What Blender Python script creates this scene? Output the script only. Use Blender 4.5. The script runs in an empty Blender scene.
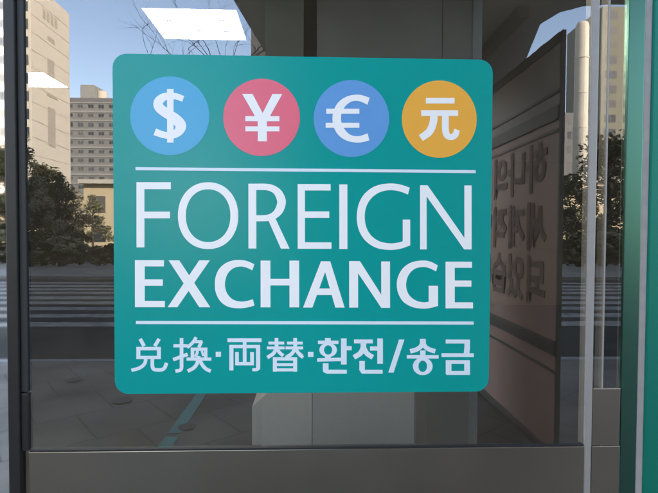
import bpy, bmesh, math, random
from mathutils import Vector, Matrix
from mathutils.geometry import delaunay_2d_cdt

S = bpy.context.scene
C = S.collection
R = math.radians
random.seed(7)

# ------------------------------------------------------------------ camera
EYE = 1.55          # camera height, metres
DIST = 1.18         # camera to glass
cam_d = bpy.data.cameras.new('camera')
cam = bpy.data.objects.new('camera', cam_d)
C.objects.link(cam)
yaw, pitch, roll = R(1.998), R(-1.559), R(0.26)
fwd = Vector((math.sin(yaw)*math.cos(pitch), math.cos(yaw)*math.cos(pitch), math.sin(pitch)))
rgt = Vector((math.cos(yaw), -math.sin(yaw), 0))
upv = rgt.cross(fwd)
r2 = rgt*math.cos(roll) + upv*math.sin(roll)
u2 = -rgt*math.sin(roll) + upv*math.cos(roll)
m = Matrix((r2, u2, -fwd)).transposed().to_4x4()
m.translation = Vector((0, -DIST, EYE))
cam.matrix_world = m
cam_d.sensor_width = 36
cam_d.lens = 494/658*36
cam_d.clip_start = 0.02
cam_d.clip_end = 3000
S.camera = cam

# ------------------------------------------------------------------ light
SUN_EL, SUN_AZ = R(28), R(42)       # azimuth measured from +y towards +x
w = bpy.data.worlds.new('World'); S.world = w; w.use_nodes = True
nt = w.node_tree; nt.nodes.clear()
sky = nt.nodes.new('ShaderNodeTexSky'); sky.sky_type = 'NISHITA'; sky.sun_disc = False
sky.sun_elevation = SUN_EL; sky.sun_rotation = SUN_AZ
sky.air_density = 1.0; sky.dust_density = 0.6; sky.ozone_density = 1.3
bg = nt.nodes.new('ShaderNodeBackground'); bg.inputs['Strength'].default_value = 0.12
tint = nt.nodes.new('ShaderNodeMix'); tint.data_type = 'RGBA'; tint.blend_type = 'MULTIPLY'; tint.inputs[0].default_value = 1; tint.inputs[7].default_value = (1.14, 1.0, .93, 1)   # camera white balance set for open shade
wo = nt.nodes.new('ShaderNodeOutputWorld')
nt.links.new(sky.outputs[0], tint.inputs[6]); nt.links.new(tint.outputs[2], bg.inputs[0]); nt.links.new(bg.outputs[0], wo.inputs[0])
sl = bpy.data.lights.new('sun', 'SUN'); sl.energy = 2.5; sl.angle = R(0.5); sl.color = (1, .93, .82)
so = bpy.data.objects.new('sun', sl); C.objects.link(so)
sd = Vector((math.sin(SUN_AZ)*math.cos(SUN_EL), math.cos(SUN_AZ)*math.cos(SUN_EL), math.sin(SUN_EL)))
so.rotation_euler = sd.to_track_quat('Z', 'Y').to_euler(); so.location = sd*60
S.view_settings.view_transform = 'Standard'
S.view_settings.look = 'None'
S.view_settings.exposure = 3.1
S.view_settings.gamma = 1
S.cycles.max_bounces = 10
S.cycles.transparent_max_bounces = 12
S.cycles.sample_clamp_indirect = 6

# ------------------------------------------------------------------ helpers
def slope(p):                                   # sideways slope of the ray through a photo column
    a = (p-329)/494
    return (a*math.cos(yaw)+math.sin(yaw))/(math.cos(yaw)-a*math.sin(yaw))
def px(p, z): return slope(p)*z              # photo column seen in the glass, z metres away -> x
def ph(p, z): return EYE + (233-p)/494*z        # photo row -> height
def yr(z): return DIST - z                      # length of the mirrored ray -> y in front of the glass

def mat(name, col, rough=.6, metal=0., spec=.5, noise=None, bump=0., coat=0.):
    """noise = (scale, amount, second colour)"""
    M = bpy.data.materials.new(name); M.use_nodes = True
    n = M.node_tree.nodes; l = M.node_tree.links; b = n['Principled BSDF']
    b.inputs['Base Color'].default_value = (*col, 1)
    b.inputs['Roughness'].default_value = rough
    b.inputs['Metallic'].default_value = metal
    b.inputs['Specular IOR Level'].default_value = spec
    b.inputs['Coat Weight'].default_value = coat
    if noise:
        tc = n.new('ShaderNodeTexCoord'); nz = n.new('ShaderNodeTexNoise')
        nz.inputs['Scale'].default_value = noise[0]; nz.inputs['Detail'].default_value = 6
        l.new(tc.outputs['Object'], nz.inputs['Vector'])
        rp = n.new('ShaderNodeMapRange'); rp.inputs[1].default_value = .35; rp.inputs[2].default_value = .68
        rp.inputs[3].default_value = 0; rp.inputs[4].default_value = noise[1]
        mx = n.new('ShaderNodeMix'); mx.data_type = 'RGBA'
        mx.inputs[6].default_value = (*col, 1); mx.inputs[7].default_value = (*noise[2], 1)
        l.new(nz.outputs[0], rp.inputs[0]); l.new(rp.outputs[0], mx.inputs[0]); l.new(mx.outputs[2], b.inputs['Base Color'])
        if bump:
            bp = n.new('ShaderNodeBump'); bp.inputs['Strength'].default_value = bump; bp.inputs['Distance'].default_value = .02
            l.new(nz.outputs[0], bp.inputs['Height']); l.new(bp.outputs[0], b.inputs['Normal'])
    return M

class MB:
    def __init__(s): s.bm = bmesh.new()
    def box(s, x0, x1, y0, y1, z0, z1, bevel=0.):
        t = bmesh.new()
        r = bmesh.ops.create_cube(t, size=1)
        for v in t.verts:
            v.co = Vector(((x0+x1)/2+v.co.x*(x1-x0), (y0+y1)/2+v.co.y*(y1-y0), (z0+z1)/2+v.co.z*(z1-z0)))
        if bevel: bmesh.ops.bevel(t, geom=t.edges[:], offset=bevel, segments=2, affect='EDGES', profile=.6)
        s.merge(t); return s
    def merge(s, t):
        me = bpy.data.meshes.new('tmp'); t.to_mesh(me); t.free(); s.bm.from_mesh(me); bpy.data.meshes.remove(me)
    def quad(s, pts):
        s.bm.faces.new([s.bm.verts.new(p) for p in pts]); return s
    def prism(s, pts, vec):
        """closed outline (3d points) swept along vec"""
        vec = Vector(vec); a = [s.bm.verts.new(p) for p in pts]; b = [s.bm.verts.new(Vector(p)+vec) for p in pts]
        s.bm.faces.new(a); s.bm.faces.new(b[::-1])
        for i in range(len(a)):
            j = (i+1) % len(a); s.bm.faces.new((a[j], a[i], b[i], b[j]))
        bmesh.ops.recalc_face_normals(s.bm, faces=s.bm.faces[:]); return s
    def tube(s, pts, rad, n=8):
        pts = [Vector(p) for p in pts]
        if not hasattr(rad, '__len__'): rad = [rad]*len(pts)
        rings = []
        for i, p in enumerate(pts):
            d = (pts[min(i+1, len(pts)-1)]-pts[max(i-1, 0)]).normalized()
            a = d.orthogonal().normalized(); b = d.cross(a)
            if rings:
                pa = (rings[-1][0].co-pts[i-1]); pa = (pa-d*pa.dot(d)).normalized(); a = pa; b = d.cross(a)
            rings.append([s.bm.verts.new(p+(a*math.cos(2*math.pi*k/n)+b*math.sin(2*math.pi*k/n))*rad[i]) for k in range(n)])
        for q, r in zip(rings, rings[1:]):
            for k in range(n): s.bm.faces.new((q[k], q[(k+1) % n], r[(k+1) % n], r[k]))
        s.bm.faces.new(rings[0][::-1]); s.bm.faces.new(rings[-1]); return s
    def disc(s, c, r, h, n=48, axis='z'):
        c = Vector(c)
        if axis == 'z': p = [c+Vector((r*math.cos(2*math.pi*k/n), r*math.sin(2*math.pi*k/n), 0)) for k in range(n)]; v = (0, 0, h)
        else: p = [c+Vector((r*math.cos(2*math.pi*k/n), 0, r*math.sin(2*math.pi*k/n))) for k in range(n)]; v = (0, h, 0)
        return s.prism(p, v)
    def build(s, name, material, parent=None, smooth=False):
        me = bpy.data.meshes.new(name); s.bm.to_mesh(me); s.bm.free()
        o = bpy.data.objects.new(name, me); C.objects.link(o)
        me.materials.append(material)
        if smooth: me.polygons.foreach_set('use_smooth', [True]*len(me.polygons))
        if parent:
            o.parent = parent
            o.location = -world_loc(parent)
        return o
def world_loc(o):
    l = o.location.copy()
    while o.parent: o = o.parent; l += o.location
    return l
def tag(o, label, cat, group=None):
    o['label'] = label; o['category'] = cat
    if group: o['group'] = group
    return o
def thing(name, label, cat, loc=(0, 0, 0), group=None):
    o = bpy.data.objects.new(name, None); o.empty_display_size = .1; C.objects.link(o); o.location = loc
    return tag(o, label, cat, group)
def struct(o): o['kind'] = 'structure'; return o
def copy_tree(o, parent=None):
    c = o.copy(); C.objects.link(c); c.parent = parent
    for ch in list(o.children): copy_tree(ch, c)
    return c

# ------------------------------------------------------------------ materials
M = {}
def pavement_mat():
    m_ = mat('pavement_stone', (.21, .195, .175), .85)
    n = m_.node_tree.nodes; l = m_.node_tree.links; b = n['Principled BSDF']
    tc = n.new('ShaderNodeTexCoord'); mp = n.new('ShaderNodeMapping'); mp.inputs['Rotation'].default_value = (0, 0, R(38))
    l.new(tc.outputs['Object'], mp.inputs[0])
    br = n.new('ShaderNodeTexBrick'); br.offset = .5; br.inputs['Scale'].default_value = 1.0
    br.inputs['Brick Width'].default_value = .6; br.inputs['Row Height'].default_value = .6
    br.inputs['Mortar Size'].default_value = .008; br.inputs['Mortar Smooth'].default_value = .3
    br.inputs['Color1'].default_value = (.205, .178, .142, 1); br.inputs['Color2'].default_value = (.175, .152, .12, 1)
    br.inputs['Mortar'].default_value = (.07, .062, .052, 1)
    l.new(mp.outputs[0], br.inputs[0])
    nz = n.new('ShaderNodeTexNoise'); nz.inputs['Scale'].default_value = 1.3; nz.inputs['Detail'].default_value = 8
    l.new(tc.outputs['Object'], nz.inputs[0])
    rp = n.new('ShaderNodeMapRange'); rp.inputs[1].default_value = .3; rp.inputs[2].default_value = .7; rp.inputs[3].default_value = .5; rp.inputs[4].default_value = 1.35
    l.new(nz.outputs[0], rp.inputs[0])
    mx = n.new('ShaderNodeMix'); mx.data_type = 'RGBA'; mx.blend_type = 'MULTIPLY'; mx.inputs[0].default_value = 1
    l.new(br.outputs[0], mx.inputs[6]); l.new(rp.outputs[0], mx.inputs[7]); l.new(mx.outputs[2], b.inputs['Base Color'])
    return m_
M['pavement'] = pavement_mat()
M['asphalt'] = mat('asphalt', (.042, .0375, .031), .95, spec=.1, noise=(.9, 1, (.075, .066, .055)), bump=.2)
M['roadpaint'] = mat('road_paint', (.36, .33, .285), .8, spec=.2, noise=(5, .85, (.12, .11, .095)))
M['kerb'] = mat('kerb_stone', (.3, .29, .27), .8, noise=(8, .8, (.2, .19, .18)))
M['earth'] = mat('ground', (.11, .10, .085), .95, noise=(.4, 1, (.16, .15, .12)))
M['teal_paint'] = mat('teal_line_paint', (.03, .31, .26), .6, noise=(9, .8, (.09, .19, .16)))
M['iron'] = mat('cast_iron', (.045, .043, .04), .6, .3, noise=(30, .6, (.08, .07, .06)))

def glass_mat(name, refl, tint, back=False):
    m_ = bpy.data.materials.new(name); m_.use_nodes = True
    n = m_.node_tree.nodes; l = m_.node_tree.links; n.clear()
    out = n.new('ShaderNodeOutputMaterial'); tr = n.new('ShaderNodeBsdfTransparent'); tr.inputs[0].default_value = (*tint, 1)
    if back: l.new(tr.outputs[0], out.inputs[0]); return m_
    gl = n.new('ShaderNodeBsdfGlossy'); gl.inputs['Roughness'].default_value = 0.0; gl.inputs[0].default_value = (1, 1, 1, 1)
    lw = n.new('ShaderNodeLayerWeight'); lw.inputs[0].default_value = .5
    pw = n.new('ShaderNodeMath'); pw.operation = 'POWER'; pw.inputs[1].default_value = 4
    l.new(lw.outputs['Facing'], pw.inputs[0])
    mr = n.new('ShaderNodeMapRange'); mr.inputs[3].default_value = refl; mr.inputs[4].default_value = 1
    l.new(pw.outputs[0], mr.inputs[0])
    mx = n.new('ShaderNodeMixShader'); l.new(mr.outputs[0], mx.inputs[0]); l.new(tr.outputs[0], mx.inputs[1]); l.new(gl.outputs[0], mx.inputs[2])
    tc = n.new('ShaderNodeTexCoord'); mp = n.new('ShaderNodeMapping'); mp.inputs['Scale'].default_value = (.7, .7, 42.0)
    nz = n.new('ShaderNodeTexNoise'); nz.inputs['Scale'].default_value = 1.0; nz.inputs['Detail'].default_value = 1.5
    bp = n.new('ShaderNodeBump'); bp.inputs['Strength'].default_value = 1; bp.inputs['Distance'].default_value = .000018
    l.new(tc.outputs['Object'], mp.inputs[0]); l.new(mp.outputs[0], nz.inputs[0]); l.new(nz.outputs[0], bp.inputs['Height']); l.new(bp.outputs[0], gl.inputs['Normal'])
    du = n.new('ShaderNodeBsdfDiffuse'); du.inputs[0].default_value = (.75, .66, .52, 1)
    n2 = n.new('ShaderNodeTexNoise'); n2.inputs['Scale'].default_value = 5; n2.inputs['Detail'].default_value = 7; n2.inputs['Roughness'].default_value = .65
    m2 = n.new('ShaderNodeMapRange'); m2.inputs[1].default_value = .35; m2.inputs[2].default_value = .75; m2.inputs[3].default_value = .003; m2.inputs[4].default_value = .022
    l.new(tc.outputs['Object'], n2.inputs[0]); l.new(n2.outputs[0], m2.inputs[0])
    m3 = n.new('ShaderNodeMixShader'); l.new(m2.outputs[0], m3.inputs[0]); l.new(mx.outputs[0], m3.inputs[1]); l.new(du.outputs[0], m3.inputs[2])
    l.new(m3.outputs[0], out.inputs[0]); return m_
M['glass'] = glass_mat('window_glass', .165, (.85, .82, .74))
M['glass_back'] = glass_mat('window_glass_inner_face', 0, (.92, .92, .9), True)
M['mirror_steel'] = mat('polished_steel', (.86, .86, .85), .03, 1)
M['dark_frame'] = mat('dark_anodised_metal', (.013, .012, .011), .4, 0., spec=.3, noise=(60, .4, (.02, .019, .018)))
M['gasket'] = mat('rubber_gasket', (.008, .008, .008), .6)
M['alu'] = mat('brushed_aluminium', (.30, .272, .25), .5, .25, noise=(40, .4, (.26, .24, .22)))
M['rail_metal'] = mat('bronze_metal_rail', (.27, .237, .197), .27, .9, noise=(5, .5, (.21, .185, .155)))
M['green_metal'] = mat('green_coated_metal', (.002, .155, .108), .45, .3, spec=.3)
M['green_dark'] = mat('dark_green_coated_metal', (.07, .17, .135), .3, 1)
M['grey_seal'] = mat('grey_joint_strip', (.30, .27, .25), .6, noise=(30, .5, (.22, .2, .19)))
M['facade'] = mat('grey_stone_cladding', (.62, .58, .52), .6, noise=(4, .7, (.55, .52, .47)))
M['interior'] = mat('dim_plaster', (.44, .39, .29), .9)
M['interior_floor'] = mat('dark_floor', (.05, .044, .037), .5)
def emis(name, col, st):
    m_ = mat(name, (.8, .8, .8)); b = m_.node_tree.nodes['Principled BSDF']
    b.inputs['Emission Color'].default_value = (*col, 1); b.inputs['Emission Strength'].default_value = st; return m_
M['lamp'] = emis('light_diffuser', (1, .97, .9), 5.0)
M['lampframe'] = mat('lamp_frame_white', (.7, .7, .68), .5)
def film(name, col, n2):
    return mat(name, col, .27, 0, .27, noise=(26, .5, n2), bump=.02)
M['teal'] = film('teal_film', (.0, .27, .236), (.0, .258, .228))
M['white_film'] = film('white_film', (.82, .775, .735), (.80, .755, .72))
M['rule_film'] = film('pale_film', (.66, .70, .72), (.62, .67, .70))
M['b1'] = film('sky_blue_film', (.075, .345, .54), (.07, .335, .53))
M['b2'] = film('rose_film', (.73, .135, .185), (.71, .13, .18))
M['b3'] = film('periwinkle_film', (.12, .29, .55), (.11, .27, .52))
M['b4'] = film('amber_film', (.79, .37, .05), (.77, .36, .05))
M['soffit'] = mat('canopy_soffit', (.6, .56, .5), .7)
M['soffit_beam'] = mat('soffit_beam_paint', (.3, .27, .24), .6)
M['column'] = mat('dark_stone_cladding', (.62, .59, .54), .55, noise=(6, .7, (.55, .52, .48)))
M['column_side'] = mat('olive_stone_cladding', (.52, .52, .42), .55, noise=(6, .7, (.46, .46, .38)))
M['plinth'] = mat('pale_granite_bounce', (.8, .8, .8), .5, noise=(60, .6, (.62, .62, .63)))  # on the plinth this lighter tone stands in for light bounced off the ground
M['joint'] = mat('dark_joint', (.03, .03, .03), .8)
M['screen'] = mat('brown_panel', (.76, .50, .40), .5, noise=(3, .6, (.68, .44, .35)))
M['screen_hi'] = mat('grey_brown_panel', (.62, .52, .47), .5, noise=(3, .6, (.5, .42, .38)))
M['screen_text'] = mat('dark_brown_lettering', (.31, .19, .16), .6)
M['screen_rail'] = mat('dark_screen_frame', (.2, .165, .15), .5, .1)

# ------------------------------------------------------------------ setting: ground, road, pavement
KERB = yr(6.1); FAR = yr(17.6)
struct(MB().box(-600, 600, -900, 300, -.9, -.30).build('ground', M['earth']))
struct(MB().box(-90, 90, FAR, KERB, -.28, -.13).build('road', M['asphalt']))
struct(MB().box(-90, 90, KERB+.15, 0, -.28, 0).build('pavement', M['pavement']))
struct(MB().box(-90, 90, KERB, KERB+.148, -.28, .004, .012).build('kerb', M['kerb']))
struct(MB().box(-90, 90, FAR-4, FAR-.15, -.29, .0).build('far_pavement', M['pavement']))
struct(MB().box(-90, 90, FAR-.148, FAR, -.29, .004, .012).build('far_kerb', M['kerb']))
for x0, x1 in ((-14.5, -3.3), (4.6, 13)):
    b = MB(); y = yr(8.85)
    while y > yr(16.6):
        b.box(x0, x1, y-.46, y, -.1295, -.126); y -= .93
    struct(b.build('crosswalk', M['roadpaint']))
b = MB()
x = px(163, 3.54)
for z0, z1 in ((3.0, 3.74), (3.80, 5.7)):
    b.box(x-.05, x+.05, yr(z1), yr(z0), .002, .004)
struct(b.build('painted_line', M['teal_paint']))

# ------------------------------------------------------------------ the bank building
bank = thing('bank_building', 'stone faced bank building with the window carrying the green sticker', 'building', (0, 0, 0))
b = MB()
b.box(-45, -1.02, .03, .12, 0, 3.1); b.box(1.32, 70, .03, .12, 0, 3.1)
b.box(-1.02, 1.32, .03, .12, 2.96, 3.1); b.box(-1.02, 1.32, .055, .12, 0, .86)
b.box(-45, 70, .03, 22, 3.102, 27)
b.build('wall', M['facade'], bank)
o = MB().box(-8, 8, .121, 9, -.02, .06).build('floor', M['interior_floor'], bank)
for nm, bx in (('back_wall', (-8, 8, 9, 9.2, 0, 3.05)), ('side_wall', (-8.2, -8, .121, 9.2, 0, 3.05)), ('side_wall', (8, 8.2, .121, 9.2, 0, 3.05))):
    MB().box(*bx).build(nm, M['interior'], bank)
MB().box(-8, 8, .121, 9, 3.05, 3.095).build('ceiling', M['interior'], bank)

# ------------------------------------------------------------------ the window
def gx(p, d=0.): return slope(p)*(DIST-d)
def gz(p): return EYE+(233-p)/494*DIST
win = thing('shop_window', 'tall reflective shop window in a dark metal frame behind the sticker', 'window', (0, 0, .8))
XL0, XL1 = gx(5.5, .012), gx(27.5)           # dark mullion
XR0, XR1 = gx(588, .004), gx(595.5, .004)      # pale mullion
XG0 = gx(624, .004)
ZR = gz(450.5); ZT = 2.94
def pane(x0, x1, z0, z1):
    o = MB().box(x0, x1, 0, .012, z0, z1).build('glass_pane', M['glass'], win)
    o.data.materials.append(M['glass_back'])
    for p in o.data.polygons:
        if p.normal.y > -.5: p.material_index = 1
    return o
pane(XL1-.006, XR0+.004, ZR-.01, ZT)
pane(XR1-.001, XG0+.003, ZR-.01, ZT)
MB().box(gx(-70), XL0+.004, -.001, .02, .9, ZT).build('polished_strip', M['mirror_steel'], win)
ml = MB().box(XL0, gx(20), -.012, .014, .88, ZT, .0025).build('mullion', M['dark_frame'], win)
MB().box(gx(20)+.0005, XL1, -.005, .0135, gz(391), ZT, .002).build('gasket', M['gasket'], ml)
MB().box(gx(20)+.0005, XL1, -.0065, .0135, ZR+.003, gz(392), .002).build('cover_plate', M['dark_frame'], ml)
mr_ = MB().box(XR0, XR1, -.004, .026, .88, ZT, .002).build('mullion', M['alu'], win)
MB().box(gx(604), gx(605.2), -.003, .03, ZR, ZT).build('glazing_bead', M['alu'], win)
MB().box(XL1+.0005, XR0-.0005, -.006, .013, .86, ZR, .0015).build('bottom_rail', M['rail_metal'], win)
MB().box(XR1+.0005, XG0-.0005, -.004, .05, ZR+.0005, gz(391), .0015).build('kick_panel', M['rail_metal'], win)
MB().box(XL1+.001, XR0-.001, -.004, .0128, ZR+.0003, ZR+.0035).build('gasket', M['gasket'], win)
MB().box(XR1+.0005, XG0, -.006, .05, .86, ZR, .0015).build('bottom_rail', M['rail_metal'], win)
MB().box(gx(-70), XG0, -.010, .05, .02, .858, .002).build('spandrel_panel', M['dark_frame'], win)

col = thing('cladding_column', 'green coated metal column with a grey vertical joint beside the window', 'column', (.9, 0, 0))
MB().box(XG0+.001, gx(640.5, .004), -.0045, .0135, .0, ZT, .0012).build('side_panel', M['green_dark'], col)
MB().box(gx(640.5, .004)+.0005, gx(648, .004), -.0025, .08, .0, ZT, .001).build('joint_strip', M['grey_seal'], col)
MB().box(gx(648, .004)+.0005, 1.4, -.006, .08, .0, ZT, .004).build('front_panel', M['green_metal'], col)

# low counter just inside the window
yc = .55; zc_ = DIST+yc
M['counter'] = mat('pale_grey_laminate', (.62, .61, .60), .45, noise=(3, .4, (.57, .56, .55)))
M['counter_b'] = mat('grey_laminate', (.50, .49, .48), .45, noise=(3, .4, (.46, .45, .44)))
ct = thing('counter', 'pale grey counter with a clipped corner inside the window below the sticker', 'counter', ((px(252, zc_)+px(430, zc_))/2, yc+.2, .05))
hc = [ph(q, zc_) for q in (408, 396, 384)]
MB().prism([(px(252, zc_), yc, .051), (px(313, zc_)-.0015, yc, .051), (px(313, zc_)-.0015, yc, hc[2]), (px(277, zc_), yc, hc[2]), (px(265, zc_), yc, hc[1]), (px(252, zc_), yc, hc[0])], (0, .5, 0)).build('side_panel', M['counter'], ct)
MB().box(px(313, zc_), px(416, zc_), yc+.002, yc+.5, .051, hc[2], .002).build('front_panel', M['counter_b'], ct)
MB().box(px(416, zc_)+.0015, px(430, zc_), yc+.012, yc+.5, .051, hc[2], .002).build('end_panel', M['rail_metal'], ct)

# ceiling lights inside the bank
def ceiling_light(x0, x1, y0, y1, label):
    t = thing('ceiling_light', label, 'ceiling light', ((x0+x1)/2, (y0+y1)/2, 3.03), 'ceiling lights inside the bank')
    fr = MB()
    fr.box(x0-.03, x0, y0-.03, y1+.03, 3.015, 3.049); fr.box(x1, x1+.03, y0-.03, y1+.03, 3.015, 3.049)
    fr.box(x0, x1, y0-.03, y0, 3.015, 3.049); fr.box(x0, x1, y1, y1+.03, 3.015, 3.049)
    fr.build('frame', M['lampframe'], t)
    MB().box(x0+.001, x1-.001, y0+.001, y1-.001, 3.02, 3.045).build('diffuser', M['lamp'], t)
    for k in range(3):
        for j in range(2):
            xx, yy = x0+(x1-x0)*(.2+.3*k), y0+(y1-y0)*(.33+.34*j)
            MB().box(xx-.022, xx+.022, yy-.012, yy+.012, 3.012, 3.0195).build('clip', M['lampframe'], t)
def lz(p): return 494*1.47/(233-p)
z0, z1 = lz(14), lz(43)
ceiling_light(px(143, z0), px(236, z0), z0-DIST, z1-DIST, 'large bright square ceiling light above the dollar and yen signs')
z0, z1 = lz(78), lz(92)
ceiling_light(px(-8, z0), px(45, z0), z0-DIST, z1-DIST, 'smaller ceiling light deeper inside, beside the dark left mullion')

# ------------------------------------------------------------------ the sticker
X0, X1, Z0, Z1 = -.46515, .43130, EYE-.38376, EYE+.41538
TL, TR, BR, BL = Vector((113, 54)), Vector((493, 60)), Vector((488, 391)), Vector((115, 394))
def sp(x, y):
    """measured photo column / row on the flat sticker -> position on the sticker's plane"""
    u = (x-114)/378; v = (y-57)/336
    for _ in range(12):
        p = TL*(1-u)*(1-v)+TR*u*(1-v)+BR*u*v+BL*(1-u)*v
        e = Vector((x, y))-p; u += e.x/378; v += e.y/336
    return Vector((X0+(X1-X0)*u, Z1+(Z0-Z1)*v))
PXM = (X1-X0)/376     # metres per photo pixel on the sticker

def catmull(pts, n=7, closed=False):
    P = [Vector(p) for p in pts]; out = []; N = len(P)
    rng = N if closed else N-1
    for i in range(rng):
        p1, p2 = P[i], P[(i+1) % N]
        p0 = P[i-1] if (closed or i > 0) else 2*p1-p2
        p3 = P[(i+2) % N] if (closed or i+2 < N) else 2*p2-p1
        for k in range(n):
            t = k/n
            out.append(.5*((2*p1)+(p2-p0)*t+(2*p0-5*p1+4*p2-p3)*t*t+(3*p1-p0-3*p2+p3)*t**3))
    if not closed: out.append(P[-1])
    return out
def stroke(pts, w, smooth=False):
    """line with thickness -> polygons (one quad a segment, mitred at the bends)"""
    P = [Vector(p[:2]) for p in pts]; W = [p[2] if len(p) > 2 else w for p in pts]
    if smooth:
        q = catmull([Vector((*p, ww)) for p, ww in zip(P, W)], 6); P = [Vector(a[:2]) for a in q]; W = [a[2] for a in q]
    L, Rr = [], []
    for i, p in enumerate(P):
        if i == 0: d = (P[1]-P[0]).normalized(); n = Vector((-d.y, d.x)); s = 1
        elif i == len(P)-1: d = (P[-1]-P[-2]).normalized(); n = Vector((-d.y, d.x)); s = 1
        else:
            a = (p-P[i-1]).normalized(); c = (P[i+1]-p).normalized(); na = Vector((-a.y, a.x)); nc = Vector((-c.y, c.x))
            n = (na+nc).normalized(); s = 1/max(.5, n.dot(na))
        L.append(p+n*W[i]/2*s); Rr.append(p-n*W[i]/2*s)
    return [[L[i], L[i+1], Rr[i+1], Rr[i]] for i in range(len(P)-1)]
def ell(cx, cy, rx, ry, e=2.0, n=44):
    o = []
    for k in range(n):
        a = 2*math.pi*k/n; c, s_ = math.cos(a), math.sin(a)
        o.append(Vector((cx+rx*math.copysign(abs(c)**(2/e), c), cy+ry*math.copysign(abs(s_)**(2/e), s_))))
    return o
def ring(cx, cy, rx, ry, ix, iy, e=2.0, n=44, icx=None, icy=None):
    a = ell(cx, cy, rx, ry, e, n); b = ell(icx or cx, icy or cy, ix, iy, e, n)
    return [[a[i], a[(i+1) % n], b[(i+1) % n], b[i]] for i in range(n)]
def rect(x0, x1, y0, y1): return [[Vector((x0, y0)), Vector((x1, y0)), Vector((x1, y1)), Vector((x0, y1))]]
def poly(*pts): return [[Vector(p) for p in pts]]
def crop(polys, ox, oy, s): return [[Vector((ox+p.x/s, oy+p.y/s)) for p in q] for q in polys]

def area(q): return sum(q[i].x*q[(i+1) % len(q)].y-q[(i+1) % len(q)].x*q[i].y for i in range(len(q)))
def vinyl(polys, name, material, parent, y, thick=.0004):
    """union of flat outlines, cut as one sheet of film"""
    V, F = [], []
    for q in polys:
        q = [sp(*p) for p in q]
        if area(q) < 0: q = q[::-1]
        F.append(list(range(len(V), len(V)+len(q)))); V += q
    vs, es, fs, ov, oe, of = delaunay_2d_cdt(V, [], F, 0, 1e-6)
    bm = bmesh.new(); bv = [bm.verts.new((v.x, y, v.y)) for v in vs]
    for f, src in zip(fs, of):
        if src:
            try: bm.faces.new([bv[i] for i in f])
            except ValueError: pass
    bmesh.ops.delete(bm, geom=[v for v in bm.verts if not v.link_faces], context='VERTS')
    for f in bm.faces:
        f.normal_update()
    r = bmesh.ops.extrude_face_region(bm, geom=bm.faces[:])
    bmesh.ops.translate(bm, verts=[g for g in r['geom'] if isinstance(g, bmesh.types.BMVert)], vec=(0, -thick, 0))
    bmesh.ops.recalc_face_normals(bm, faces=bm.faces[:])
    mb = MB(); mb.bm.free(); mb.bm = bm
    return mb.build(name, material, parent)

sign = thing('window_sticker', 'square green FOREIGN EXCHANGE sticker with four round currency badges on the glass', 'sign', (0, -.001, Z0))
def rrect(x0, x1, y0, y1, r, n=10):
    o = []
    for cx, cy, a0 in ((x1-r, y1-r, 0), (x0+r, y1-r, 90), (x0+r, y0+r, 180), (x1-r, y0+r, 270)):
        for k in range(n+1):
            a = R(a0+90*k/n); o.append((cx+r*math.cos(a), cy+r*math.sin(a)))
    return o
bm_ = MB(); bm_.prism([(a, -.0008, c) for a, c in rrect(X0, X1, Z0, Z1, .0325)], (0, -.0012, 0)).build('backing_film', M['teal'], sign)
YB, YS = -.00205, -.0025
K = 5.475
sym = {}
sym['dollar'] = crop(rect(254, 289, 104, 393) + stroke([(341, 157, 32), (300, 143, 34), (262, 141, 36), (228, 152, 44), (207, 176, 50), (212, 203, 52),
        (245, 231, 52), (290, 258, 54), (321, 288, 58), (327, 312, 56), (308, 340, 46), (272, 355, 38), (230, 350, 36), (188, 335, 38)], 40, True), 120, 70, 5.48)
sym['yen'] = crop(poly((166, 130), (222, 130), (277, 233), (331, 130), (384, 130), (312, 258), (300, 280), (250, 280), (240, 258)) + rect(183, 368, 250, 277)
        + rect(183, 368, 305, 332) + rect(250, 300, 262, 386), 210, 70, 5.48)
def arc_poly(outer, inner):
    o = catmull(outer, 6); i = catmull(inner, 6)
    n = 40
    def rs(p):
        L = [0]
        for a, b in zip(p, p[1:]): L.append(L[-1]+(b-a).length)
        out = []
        for k in range(n+1):
            t = L[-1]*k/n; j = 0
            while j < len(L)-2 and L[j+1] < t: j += 1
            s = (t-L[j])/max(1e-9, L[j+1]-L[j]); out.append(p[j].lerp(p[j+1], min(1, s)))
        return out
    o, i = rs(o), rs(i[::-1])
    return [[o[k], o[k+1], i[k+1], i[k]] for k in range(n)]
sym['euro'] = crop(arc_poly([(370, 150), (330, 137), (295, 133), (245, 143), (200, 172), (173, 215), (165, 262), (172, 308), (198, 352), (240, 381), (290, 392), (330, 390), (368, 380)],
        [(358, 342), (325, 354), (295, 358), (258, 347), (230, 318), (215, 285), (212, 260), (216, 232), (232, 200), (262, 174), (297, 166), (328, 174), (358, 188)])
        + rect(131, 313, 209, 236) + rect(128, 313, 285, 312), 300, 70, 5.48)
sym['yuan'] = crop(rect(188, 348, 150, 181) + rect(162, 368, 217, 248) + stroke([(232, 235, 42), (230, 280, 42), (208, 332, 42), (160, 368, 38)], 40, True)
        + stroke([(297, 235, 38), (297, 320, 38), (306, 352, 36), (330, 362, 34), (352, 350, 34), (362, 322, 32)], 36, True), 390, 70, 5.48)
for key, (cx, cy, rad), mt, lab in (('dollar', (169, 115.4, 38.8), 'b1', 'sky blue round badge with a dollar sign'),
                               ('yen', (259.5, 116.8, 38.1), 'b2', 'rose round badge with a yen sign'),
                               ('euro', (349.2, 117.9, 37.9), 'b3', 'periwinkle blue round badge with a euro sign'),
                               ('yuan', (438.1, 118.4, 38.1), 'b4', 'amber round badge with the character for yuan')):
    bd = vinyl([ell(cx, cy, rad, rad, 2, 72)], 'currency_badge', M[mt], sign, YB)
    bd['label'] = lab
    vinyl(sym[key], 'currency_symbol', M['white_film'], bd, YS)
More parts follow.
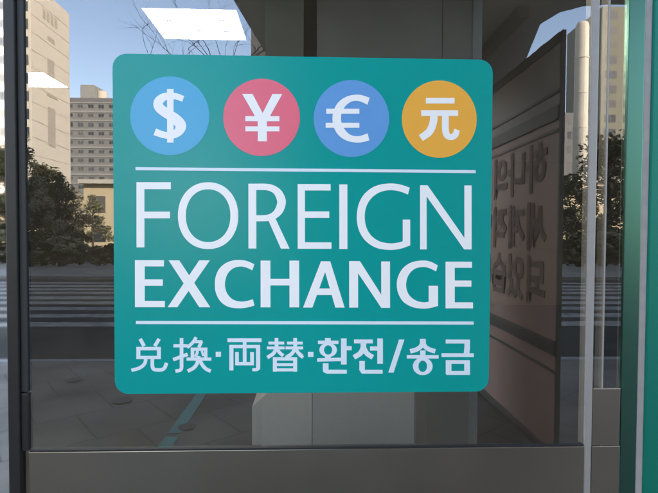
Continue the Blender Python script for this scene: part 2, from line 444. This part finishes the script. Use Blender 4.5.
vinyl(poly((135.4, 166.1), (475, 168.7), (475, 171.7), (135.4, 169.1)), 'rule_line', M['rule_film'], sign, YB)
vinyl(poly((135.6, 319.8), (472.8, 320.1), (472.8, 323.2), (135.6, 323.0)), 'rule_line', M['rule_film'], sign, YB)

W1 = []
W1 += rect(136.3, 144, 181, 246) + rect(136.3, 169.9, 181, 187.9) + rect(136.3, 169, 210.3, 216.9)
W1 += ring(206.5, 214.3, 29.7, 33.3, 22, 26.3, 2.12, 64)
W1 += rect(246.3, 254.1, 182.4, 247)
W1 += arc_poly([(250, 182.4), (264, 182.4), (272, 184.2), (279, 189.2), (283, 197), (283.2, 203), (280.5, 210.5), (275, 216), (268, 219.2), (260, 219.8), (250, 219.8)],
               [(250, 213.8), (259, 213.8), (266, 213), (271.5, 209.5), (274.7, 202.5), (274.4, 198), (271.5, 192.2), (266.5, 189.4), (261, 188.7), (250, 188.7)])
W1 += poly((265.2, 217), (272.6, 216), (287.1, 247.1), (278.5, 247.1))
W1 += rect(295.2, 302.5, 182.7, 247.2) + rect(295.2, 328.2, 182.7, 189.1) + rect(295.2, 326.8, 209.9, 216.3) + rect(295.2, 329, 240.8, 247.2)
W1 += rect(336.9, 345, 183, 247.4)
W1 += arc_poly([(407.9, 186.2), (398, 183), (387.4, 182), (374, 184.3), (363, 191.5), (356.6, 202), (354.4, 215.5), (356.5, 228.5), (363, 239), (373.5, 246), (386.5, 248.3), (398, 247.2), (408.3, 243.7)],
               [(408.3, 235.5), (400.8, 239.6), (394, 241.3), (387, 241.7), (377, 239.6), (368.5, 233.5), (363.8, 225), (362.4, 215), (364, 205), (369, 196.8), (377, 191), (387, 188.7), (397, 189.7), (406.1, 193)])
W1 += rect(400.8, 408.3, 218, 243.6)
W1 += poly((418.5, 183.8), (426, 183.8), (466.5, 240.5), (463.2, 247.7), (422, 190.7)) + rect(418.4, 425, 183.9, 247.7) + rect(463.5, 470.8, 183.9, 247.7)
vinyl(W1, 'lettering', M['white_film'], sign, YB)

W2 = []
W2 += rect(134.7, 144.2, 258.8, 306) + rect(134.7, 163, 258.8, 265) + rect(134.7, 161.9, 278, 284.5) + rect(134.7, 163.9, 299.7, 306)
W2 += poly((167.6, 258.9), (178, 258.9), (208.5, 306), (197.7, 306)) + poly((197.7, 258.9), (208.1, 258.9), (176.1, 306), (166.6, 306))
W2 += arc_poly([(252.1, 262.8), (245, 259.6), (236, 258.4), (226, 260.5), (218, 266.5), (213.9, 275), (213, 283), (214, 291.5), (218.5, 300), (226, 305.4), (236, 307), (245, 306.2), (252.1, 304.2)],
               [(250.6, 297.9), (244.5, 299.7), (238, 300.2), (230.5, 298), (225, 291.8), (222.9, 283), (225, 273.5), (230.5, 267.3), (238, 265), (244.5, 266.2), (250, 268.8)])
W2 += rect(258.3, 268, 259.1, 306) + rect(287, 296.6, 259.1, 306) + rect(258.3, 296.6, 277.4, 284)
W2 += poly((318.5, 259.7), (326.5, 259.7), (309.8, 306.2), (300.5, 306.2)) + poly((319.5, 259.7), (327.7, 259.7), (342.1, 306.2), (332.8, 306.2)) + rect(312, 331, 287, 293.5)
W2 += rect(346.7, 355.6, 259.5, 306.2) + rect(379, 387.8, 259.8, 306.4) + poly((347.5, 259.5), (357.5, 259.5), (387.4, 306.4), (379, 306.4))
W2 += arc_poly([(436.3, 263.7), (429, 260), (421, 258.8), (410, 260.6), (401.5, 266), (396.2, 274.5), (394.7, 283), (396.2, 292), (401.5, 300.5), (410.5, 305.6), (421, 307.2), (429, 306.4), (436.5, 304.4)],
               [(436.5, 297), (428, 300), (421, 300.8), (413, 298.5), (406.5, 292.5), (404, 283.5), (406.3, 274), (412.5, 267.4), (421, 265.3), (428, 266.6), (434.5, 269.7)])
W2 += rect(427, 436.5, 284.2, 304.3)
W2 += rect(444.2, 453.5, 260, 306.8) + rect(444.2, 471.2, 260, 266.1) + rect(444.2, 470.5, 278.9, 285) + rect(444.2, 472.1, 300.8, 306.8)
vinyl(W2, 'lettering', M['white_film'], sign, YB)

A = []
c1 = stroke([(100, 58), (128, 112)], 26) + stroke([(236, 58), (205, 112)], 26) + rect(73, 101, 118, 208) + rect(220, 248, 118, 208) + rect(73, 248, 118, 143) + rect(73, 248, 184, 208)
c1 += stroke([(140, 200), (136, 232), (118, 258), (85, 278), (38, 291)], 25, True) + stroke([(187, 200), (187, 255), (196, 281), (222, 288), (256, 286), (276, 270), (289, 236)], 26, True)
c1 += rect(383, 409, 52, 268) + stroke([(396, 255), (394, 280), (380, 292), (352, 296)], 25, True) + rect(338, 438, 97, 121) + stroke([(336, 212), (440, 172)], 26)
c1 += stroke([(502, 46), (474, 88), (436, 122)], 24, True) + rect(484, 546, 68, 90) + stroke([(540, 76), (520, 122)], 24) + rect(462, 582, 122, 145) + rect(462, 487, 122, 206) + rect(557, 582, 122, 206)
c1 += stroke([(510, 130), (508, 165), (492, 190)], 20) + stroke([(540, 140), (552, 185)], 16) + rect(432, 610, 196, 219) + stroke([(520, 185), (508, 238), (484, 272), (440, 297)], 26, True) + stroke([(522, 205), (545, 250), (572, 280), (606, 297)], 26, True)
A += crop(c1, 126, 330, 7.31)
c2 = rect(12, 46, 138, 171) + rect(88, 310, 48, 73) + rect(188, 212, 60, 222) + rect(100, 127, 92, 262) + rect(274, 301, 92, 255) + rect(100, 301, 92, 114)
c2 += stroke([(288, 240), (285, 253), (272, 257), (250, 257)], 20, True) + rect(138, 162, 140, 228) + rect(236, 260, 140, 228) + rect(138, 260, 206, 228)
for dx in (0, 122):
    c2 += rect(355+dx, 458+dx, 70, 89) + rect(345+dx, 460+dx, 102, 121) + stroke([(408+dx, 46), (407+dx, 108), (388+dx, 148), (348+dx, 176)], 24, True) + stroke([(410+dx, 116), (428+dx, 143), (452+dx, 164)], 23, True)
c2 += stroke([(545, 140), (562, 160), (582, 175)], 22) + rect(384, 410, 174, 270) + rect(517, 543, 174, 270) + rect(384, 543, 174, 196) + rect(384, 543, 214, 233) + rect(384, 543, 248, 268) + rect(614, 650, 138, 171)
A += crop(c2, 212, 330, 6.58)
c3 = rect(114, 152, 46, 76) + rect(68, 203, 63, 85) + ring(135, 125, 58, 47, 27, 31) + rect(114, 152, 166, 190) + poly((63, 180), (225, 176), (225, 199), (63, 203)) + rect(220, 257, 48, 222) + rect(250, 290, 99, 127)
c3 += rect(100, 137, 214, 262) + stroke([(118.5, 240, 37), (119, 262, 34), (132, 270, 27), (258, 270, 26)], 26) + poly((100, 255), (112, 277), (128, 283), (137, 283), (137, 250))
c3 += rect(306, 430, 55, 81) + stroke([(368, 70, 38), (366, 112, 36), (346, 148, 34), (305, 174, 32)], 36, True) + stroke([(368, 108), (392, 148), (430, 174)], 33, True) + rect(460, 497, 48, 216) + rect(412, 465, 101, 129)
c3 += rect(341, 377, 198, 262) + poly((341, 255), (352, 277), (368, 283), (377, 283), (377, 250)) + rect(358, 495, 257, 283)
c3 += poly((605, 55), (640, 55), (568, 275), (533, 275))
A += crop(c3, 305, 330, 6.58)
c4 = rect(217, 257, 50, 80) + stroke([(237, 70), (222, 102), (192, 122), (152, 133)], 30, True) + stroke([(237, 70), (252, 102), (282, 122), (320, 133)], 30, True) + rect(219, 255, 128, 165) + rect(130, 342, 158, 181) + ring(236, 233, 66, 59, 29, 38)
c4 += rect(390, 552, 55, 81) + stroke([(534, 60), (534, 110), (529, 152)], 37) + rect(362, 578, 146, 171) + rect(390, 428, 192, 285) + rect(514, 552, 192, 290) + rect(390, 552, 192, 216) + rect(395, 552, 264, 290)
A += crop(c4, 385, 330, 6.58)
vinyl(A, 'lettering', M['rule_film'], sign, YB)

# ------------------------------------------------------------------ porch column and text screen in front of the window
PZ = 3.2; py = yr(PZ)
colm = thing('porch_column', 'broad dark stone column with a plinth paled for ground bounce, facing the window behind the sticker', 'column', (.35, py-.5, 0))
x0, xe = px(265, PZ), px(479, PZ)
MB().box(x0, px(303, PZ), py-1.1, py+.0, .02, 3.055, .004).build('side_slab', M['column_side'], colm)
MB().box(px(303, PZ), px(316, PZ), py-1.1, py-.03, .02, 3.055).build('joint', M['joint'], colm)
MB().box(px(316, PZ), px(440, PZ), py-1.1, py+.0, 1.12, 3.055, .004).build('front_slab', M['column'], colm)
MB().box(px(440, PZ)+.004, px(470, PZ), py-1.1, py+.0, 1.12, 3.055, .004).build('front_slab', M['column'], colm)
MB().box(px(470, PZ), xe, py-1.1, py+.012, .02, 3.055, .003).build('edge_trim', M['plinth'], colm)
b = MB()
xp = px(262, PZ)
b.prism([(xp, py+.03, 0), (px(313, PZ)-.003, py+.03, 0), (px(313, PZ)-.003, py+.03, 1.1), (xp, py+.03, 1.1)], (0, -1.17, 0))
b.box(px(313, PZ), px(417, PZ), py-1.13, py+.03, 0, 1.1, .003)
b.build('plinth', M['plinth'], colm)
MB().prism([(.3, yr(2.85), 3.06), (2.35, yr(2.85), 3.06), (2.35, yr(3.22), 3.06), (1.95, yr(3.22), 3.06), (1.80, yr(3.26), 3.06), (1.68, yr(3.36), 3.06), (1.64, yr(3.55), 3.06), (1.86, yr(4.3), 3.06),
           (1.9, yr(5.6), 3.06), (-.22, yr(5.6), 3.06), (-.52, yr(3.22), 3.06), (-.3, yr(3.0), 3.06)], (0, 0, .30)).build('canopy', M['soffit'], colm)
for xb_ in (1.36, 1.02):
    MB().box(xb_, xb_+.08, yr(5.55), yr(3.27), 2.99, 3.058, .004).build('soffit_beam', M['soffit_beam'], colm)
MB().box(px(417, PZ)+.003, px(470, PZ), py-1.13, py+.022, 0, 1.1, .003).build('plinth_return', M['column'], colm)

SX = 1.655; sy0, sy1 = yr(3.24), yr(4.95)
scr = thing('text_screen', 'tall brown free standing screen with dark Korean lettering, mirrored in the glass', 'screen', (SX, (sy0+sy1)/2, 0))
def scr_panel(z0, z1, m_, nm='panel'): return MB().box(SX, SX+.018, sy1, sy0-.03, z0, z1, .003).build(nm, m_, scr)
scr_panel(.06, .72, M['screen'])
txtp = scr_panel(.82, 2.32, M['screen'], 'text_panel')
scr_panel(2.42, 2.83, M['screen_hi'])
for a, c in ((0, .06), (.72, .82), (2.32, 2.42), (2.83, 2.90)):
    MB().box(SX-.014, SX+.022, sy1, sy0-.03, a+.001, c-.001, .006).build('rail', M['screen_rail'], scr)
MB().box(SX-.006, SX+.02, sy0-.0295, sy0, 0, 2.9, .003).build('end_post', M['screen_rail'], scr)
for zz in (.60, 2.24, 2.50):
    MB().box(SX-.009, SX, sy1, sy0-.031, zz, zz+.022, .003).build('rail', M['screen_rail'], scr)
def hangul(text, size, zc, ystart):
    cu = bpy.data.curves.new('txt', 'FONT'); cu.body = text; cu.size = size; cu.extrude = .002; cu.offset = .013; cu.space_character = 1.06
    o = bpy.data.objects.new('txt', cu); C.objects.link(o)
    dg = bpy.context.evaluated_depsgraph_get(); me = bpy.data.meshes.new_from_object(o.evaluated_get(dg))
    bpy.data.objects.remove(o)
    bm = bmesh.new(); bm.from_mesh(me); bpy.data.meshes.remove(me)
    for v in bm.verts:
        v.co = Vector((SX-.003-v.co.z, ystart-v.co.x, zc-size*.36+v.co.y))
    bmesh.ops.recalc_face_normals(bm, faces=bm.faces[:])
    mb = MB(); mb.bm.free(); mb.bm = bm
    mb.build('lettering', M['screen_text'], txtp)
for t, pz in (('하나의', 167), ('세계적인', 226), ('되었습니다', 281)):
    hangul(t, .37, ph(pz, 3.6), yr(3.43))

# manhole covers and utility plates
for i, (pxx, pyy, rx, lab) in enumerate(((73, 380, .08, 'dark round cover nearest the kerb on the paved footway'),
                             (121, 401, .08, 'small dark cover between the kerb and the teal painted line'),
                             (186, 428, .055, 'dark cover lying right beside the teal painted line'))):
    z = 494*EYE/(pyy-233)
    t = thing('manhole_cover', lab, 'manhole cover', (px(pxx, z), yr(z), 0), 'covers set in the pavement')
    MB().disc((px(pxx, z), yr(z), .001), rx, .006).build('lid', M['iron'], t)
    q = MB()
    for k in range(48):
        a, c = 2*math.pi*k/48, 2*math.pi*(k+1)/48
        P = Vector((px(pxx, z), yr(z), .009))
        q.quad([P+Vector((math.cos(a)*rx, math.sin(a)*rx, 0)), P+Vector((math.cos(a)*(rx+.012), math.sin(a)*(rx+.012), 0)), P+Vector((math.cos(c)*(rx+.012), math.sin(c)*(rx+.012), 0)), P+Vector((math.cos(c)*rx, math.sin(c)*rx, 0))])
    q.build('rim', M['iron'], t)

# ------------------------------------------------------------------ towers across the street
M['t_beige'] = mat('beige_tower_paint', (.62, .54, .43), .8, noise=(.15, .5, (.56, .49, .40)))
M['t_grey'] = mat('grey_tower_paint', (.21, .2, .18), .8, noise=(.2, .5, (.18, .172, .155)))
M['t_band'] = mat('tower_spandrel', (.29, .28, .255), .8)
M['t_olive'] = mat('olive_cream_paint', (.20, .19, .135), .8, noise=(.2, .5, (.2, .19, .14)))
M['t_cream'] = mat('cream_paint', (.56, .50, .40), .8, noise=(.3, .5, (.44, .4, .33)))
M['t_brick'] = mat('dark_brick', (.075, .07, .068), .8, noise=(1, .5, (.05, .048, .045)))
M['t_win'] = mat('dark_window_glass', (.045, .05, .055), .15)
n_ = M['t_win'].node_tree.nodes; oi = n_.new('ShaderNodeObjectInfo'); rr_ = n_.new('ShaderNodeValToRGB')
rr_.color_ramp.interpolation = 'CONSTANT'
rr_.color_ramp.elements[0].color = (.035, .04, .045, 1); rr_.color_ramp.elements[1].position = .4; rr_.color_ramp.elements[1].color = (.07, .075, .08, 1)
for p_, c_ in ((.62, (.095, .09, .08, 1)), (.85, (.13, .12, .105, 1))): e_ = rr_.color_ramp.elements.new(p_); e_.color = c_
M['t_win'].node_tree.links.new(oi.outputs['Random'], rr_.inputs[0]); M['t_win'].node_tree.links.new(rr_.outputs[0], n_['Principled BSDF'].inputs['Base Color'])
M['t_mark'] = mat('faded_wall_paint', (.40, .34, .27), .8)
M['low_wall'] = mat('ochre_render', (.58, .46, .28), .8, noise=(.5, .5, (.5, .4, .25)))
M['roof_grey'] = mat('roof_grey', (.16, .15, .145), .8)

def tower(name, label, x0, x1, z0, z1, h, mt, fx=3.0, storey=2.8, wins='front', ww=1.7, wh=1.2, band=None, base=5.6, cols=None):
    y0, y1 = yr(z1), yr(z0)          # y1 is the face towards the bank
    t = thing(name, label, 'apartment tower' if 'apartment' in name else 'building', ((x0+x1)/2, (y0+y1)/2, -.3), None)
    MB().box(x0, x1, y0, y1, -.3, h, .05).build('wall', mt, t)
    n = 0
    rows = []
    z = h-storey+.5
    while z > base: rows.append(z); z -= storey
    if wins in ('front', 'both'):
        k = max(1, int((x1-x0-.8)/fx)); g = (x1-x0)/k
        for zz in rows:
            if band: MB().box(x0+.02, x1-.02, y1+.05, y1+.16, zz+wh+.35, zz+wh+.85).build('balcony_band', M['t_band'], t)
            for i in range(k):
                if n >= 100: break
                xc = x0+g*(i+.5)
                wn = MB().box(xc-ww/2, xc+ww/2, y1-.2, y1+.03, zz, zz+wh).build('window', M['t_win'], t)
                MB().box(xc-.03, xc+.03, y1+.03, y1+.06, zz, zz+wh).build('mullion', M['t_band'], wn); n += 1
    return t
# A: sunlit gable wall at the left
z0, z1 = 80, 92.5
XA = px(33, z0)
ta = tower('apartment_tower', 'tallest beige apartment tower with a sunlit blank gable, mirrored far left', XA-30, XA, z0, z1, 41.2, M['t_beige'], fx=2.6, ww=2.0, wh=1.6)
for za, zb, ya, yb in ((36.6, 38.2, 83.5, 88.5), (33.6, 34.3, 85, 87.2), (27.8, 30.6, 84.8, 87), (16, 22.5, 84.8, 87.2), (24.3, 24.8, 84.5, 88)):
    if zb-za > 1.5 and za > 35:
        for k in range(4): MB().box(XA+.01, XA+.05, yr(ya+k*1.25+.85), yr(ya+k*1.25), za, zb).build('wall_mark', M['t_mark'], ta)
    else: MB().box(XA+.01, XA+.05, yr(yb), yr(ya), za, zb).build('wall_mark', M['t_mark'], ta)
q = MB()
for k in range(1, 15): q.box(XA, XA+.03, yr(92.4), yr(80.1), k*2.75, k*2.75+.07)
q.build('storey_joint', M['t_mark'], ta)
# B: grey slab with rooftop room
zb = 150
tb = tower('apartment_tower', 'grey apartment slab with banded floors and a rooftop water tank room', px(66, zb), px(128, zb), zb, zb+12, ph(105, zb), M['t_grey'], fx=2.5, ww=1.5, wh=1.0, storey=2.65, band=True, base=14)
h = ph(105, zb)
MB().box(px(80, zb), px(94, zb), yr(zb+8), yr(zb+1), h, ph(88, zb), .05).build('tank_room', M['t_band'], tb)
MB().tube([(px(98, zb), yr(zb+4), h), (px(98, zb), yr(zb+4), ph(93, zb))], 1.5, 14).build('water_tank', M['t_beige'], tb)
b = MB(); b.box(px(66, zb)-.2, px(128, zb)+.2, yr(zb)-.1, yr(zb)+.25, h-.3, h+.9); b.build('parapet', M['roof_grey'], tb)
# C: dark brick tower
zc = 90
tower('brick_tower', 'dark brick tower with small windows beside the porch column', px(251, zc), px(251, zc)+14, zc, zc+12, ph(13, zc), M['t_brick'], fx=1.7, ww=.9, wh=1.3, base=22)
# D: cream chimney
zd = 84
xa, xb, hh = px(575.5, zd), px(588, zd), ph(16, zd)
rc = (xb-xa)/2
td = thing('chimney', 'tall cream concrete chimney with a rounded top beyond the brown screen', 'chimney', ((xa+xb)/2, yr(zd)-rc, -.3))
cc = ((xa+xb)/2, yr(zd)-rc)
MB().tube([(*cc, -.3), (*cc, hh*.5), (*cc, hh-1.0), (*cc, hh-.5), (*cc, hh-.2), (*cc, hh)], [rc*1.12, rc*1.05, rc, rc*.86, rc*.62, rc*.2], 28).build('shaft', M['t_cream'], td, True)
q = MB()
for zz in range(8, int(hh)-3, 6): q.tube([(*cc, zz), (*cc, zz+.14)], rc*1.12, 28)
q.build('band', M['t_beige'], td)
# E: olive cream tower with window pairs
ze = 100
tower('apartment_tower', 'olive cream apartment tower with paired windows, mirrored beside the green column', px(598, ze), px(598, ze)+15.9, ze, ze+14, ph(4, ze), M['t_olive'], fx=3.55, ww=2.4, wh=1.5, storey=2.98, base=9)
# F: low grey flat roofed block
zf = 96
tower('flat_roofed_building', 'low dark flat roofed block at the foot of the slim tower', px(545, zf), px(594, zf), zf, zf+10, ph(110, zf), M['roof_grey'], fx=2.4, ww=1.5, wh=1.3, base=4)
# low ochre buildings behind the trees
zl = 47
def low(x0, x1, h, lab, zl):
    t = thing('low_building', lab, 'building', ((x0+x1)/2, yr(zl)-4, -.3), None)
    MB().box(x0, x1, yr(zl)-9, yr(zl), -.3, h).build('wall', M['low_wall'], t)
    MB().box(x0-.3, x1+.3, yr(zl)-9.3, yr(zl)+.5, h+.002, h+.35).build('roof', M['t_cream'], t)
    x = x0+.8
    while x < x1-1.6:
        for zz in (.6, 3.4):
            if zz+1.6 < h: MB().box(x, x+1.2, yr(zl)-.1, yr(zl)+.03, zz, zz+1.5).build('window', M['t_win'], t)
        x += 2.3
low(px(84, zl), px(140, zl), ph(186, zl), 'low ochre sunlit building behind the trees near the sticker edge', zl)
low(px(-40, 52), px(60, 52), ph(196, 52), 'low ochre building half hidden behind the left evergreens', 52)
low(px(560, 60), px(640, 60), ph(180, 60), 'low ochre building under the cream chimney', 60)

# ------------------------------------------------------------------ trees
M['leaf'] = mat('evergreen_foliage', (.12, .115, .055), .7, noise=(.9, 1, (.19, .17, .09)))
M['leaf2'] = mat('olive_foliage', (.14, .125, .06), .7, noise=(.9, 1, (.2, .17, .09)))
M['bark'] = mat('bark', (.07, .055, .045), .9, noise=(6, .8, (.04, .033, .028)))
def make_tree(name, lab, h, rad, n, leafm, pine, seed):
    rnd = random.Random(seed)
    t = thing(name, lab, 'tree', (0, 0, 0), 'trees across the street')
    tr = MB(); tr.tube([(0, 0, 0), (.1, 0, h*.4), (-.05, .08, h*.75), (0, 0, h*.97)], [.17, .13, .08, .02], 8)
    blobs = []
    for k in range(26):
        f = rnd.uniform(.22, 1)
        rr = rad*(1-(f-.22)/.78*.8 if pine else math.sin(math.pi*min(1, (f-.1)/.9))*.9+.15)
        a = rnd.uniform(0, 6.28); q = rnd.uniform(.3, .95)*rr
        c = Vector((q*math.cos(a), q*math.sin(a), h*f))
        blobs.append((c, rnd.uniform(.35, .8)*rad*.42))
        tr.tube([(0, 0, h*f*.85), c*.6+Vector((0, 0, h*f*.36)), c], [.05, .03, .012], 5)
    tr.build('trunk', M['bark'], t)
    cr = bmesh.new()
    for c, r in blobs:
        for _ in range(n//len(blobs)):
            d = Vector((rnd.gauss(0, 1), rnd.gauss(0, 1), rnd.gauss(0, .7))).normalized()*r*rnd.random()**.45
            p = c+d; s = rnd.uniform(.05, .13)
            a = Vector((rnd.gauss(0, 1), rnd.gauss(0, 1), rnd.gauss(0, .6))).normalized(); b2 = a.orthogonal().normalized()
            vs = [cr.verts.new(p+a*s*1.5), cr.verts.new(p+b2*s*.6), cr.verts.new(p-a*s*1.5), cr.verts.new(p-b2*s*.6)]
            cr.faces.new(vs)
    mb = MB(); mb.bm.free(); mb.bm = cr; mb.build('crown', leafm, t)
    return t
pr = [make_tree('pine_tree', '', 7.2, 2.6, 5200, M['leaf'], True, 1), make_tree('broadleaf_tree', '', 6.0, 2.7, 5200, M['leaf2'], False, 2), make_tree('pine_tree', '', 6.2, 2.3, 4600, M['leaf'], True, 3)]
spots = [(1, 33, 28, .6, 'small olive tree beside the dark mullion, under the beige gable'), 
         (0, 57, 27, .62, 'low spreading pine between the two tall left pines'),
         (0, 24, 30, 1.0, 'pine with a wide crown below the beige gable'), (2, 46, 33, .95, 'darker pine right of the wide one, under the beige gable'),
         (1, 66, 34, .72, 'olive leafy tree in front of the grey slab'), (0, 93, 42, .62, 'slender pine nearest to the sticker edge'),
         (2, -14, 27, 1.05, 'pine mirrored in the polished steel strip'), 
         (1, 40, 26, .52, 'low olive tree at the far kerb under the darker pine'),
         (1, 607, 29, 1.18, 'tall olive tree below the paired windows'), (0, 632, 31, 1.1, 'pine just behind the green column edge'),
         (2, 584, 44, .85, 'pine standing under the cream chimney'), (1, 566, 34, .55, 'low tree behind the near end of the brown screen')]
sh = [make_tree('shrub', '', 2.1, 1.5, 3000, M['leaf2'], False, 5)]
for i, (pxx, z, sc, lab) in enumerate([(30, 23.2, .8, 'first clipped shrub beside the dark mullion'), (44, 24, 1.0, 'rounded shrub under the darker left pine'), (62, 23.4, .8, 'small shrub at the middle of the far kerb planting'),
        (80, 24.4, .62, 'widest low shrub in front of the ochre building'), (98, 23.6, .55, 'shrub beneath the slender pine'), (114, 24.2, .6, 'shrub half covered by the sticker edge'),
        (-8, 23.5, 1.0, 'shrub mirrored in the polished steel strip'), (580, 23.6, .95, 'shrub seen just past the brown screen'), (604, 24, 1.0, 'shrub below the paired windows tower'), (624, 23.4, .85, 'shrub beside the green column edge')]):
    o = sh[0] if i == 0 else copy_tree(sh[0])
    o.location = (px(pxx, z), yr(z), -.05); o.scale = (sc*1.3, sc, sc*.75); o.rotation_euler.z = i*1.3
    o['label'] = lab; o['category'] = 'shrub'; o['group'] = 'shrubs along the far kerb'
used = set()
for kind, pxx, z, sc, lab in spots:
    o = copy_tree(pr[kind]) if kind in used else pr[kind]
    used.add(kind)
    o.location = (px(pxx, z), yr(z), -.05); o.scale = (sc, sc, sc); o.rotation_euler.z = random.uniform(0, 6.28)
    o['label'] = lab

# bare street tree by the kerb
rnd = random.Random(11)
bt = thing('bare_tree', 'leafless street tree whose thin twigs cross the sky above the sticker', 'tree', (px(222, 5.75), yr(5.75), 0))
bx, by = px(222, 5.75), yr(5.75)
tk = MB(); tk.tube([(bx, by, 0), (bx+.03, by, 1.3), (bx+.01, by-.03, 2.6), (bx+.04, by, 3.4)], [.075, .06, .05, .03], 9); tk.build('trunk', M['bark'], bt)
br = MB()
def branch(p, d, L, r, dep):
    pts = [p]; q = p.copy(); dd = d.copy()
    for k in range(4):
        dd = (dd+Vector((rnd.gauss(0, .17), rnd.gauss(0, .17), rnd.gauss(.02, .14)))).normalized(); q = q+dd*L/4; pts.append(q.copy())
    br.tube(pts, [r*(1-.18*k) for k in range(5)], 5)
    if dep:
        for k in range(3):
            s = pts[rnd.randint(1, 4)]
            branch(s, (dd+Vector((rnd.gauss(0, .6), rnd.gauss(0, .6), rnd.gauss(0, .45)))).normalized(), L*.68, r*.5, dep-1)
for k in range(6):
    a = k*1.1; z = 2.35+.19*k
    branch(Vector((bx+.01, by-.02, z)), Vector((math.cos(a), math.sin(a)*.6, .75)).normalized(), .8, .010, 3)
br.build('branches', M['bark'], bt)
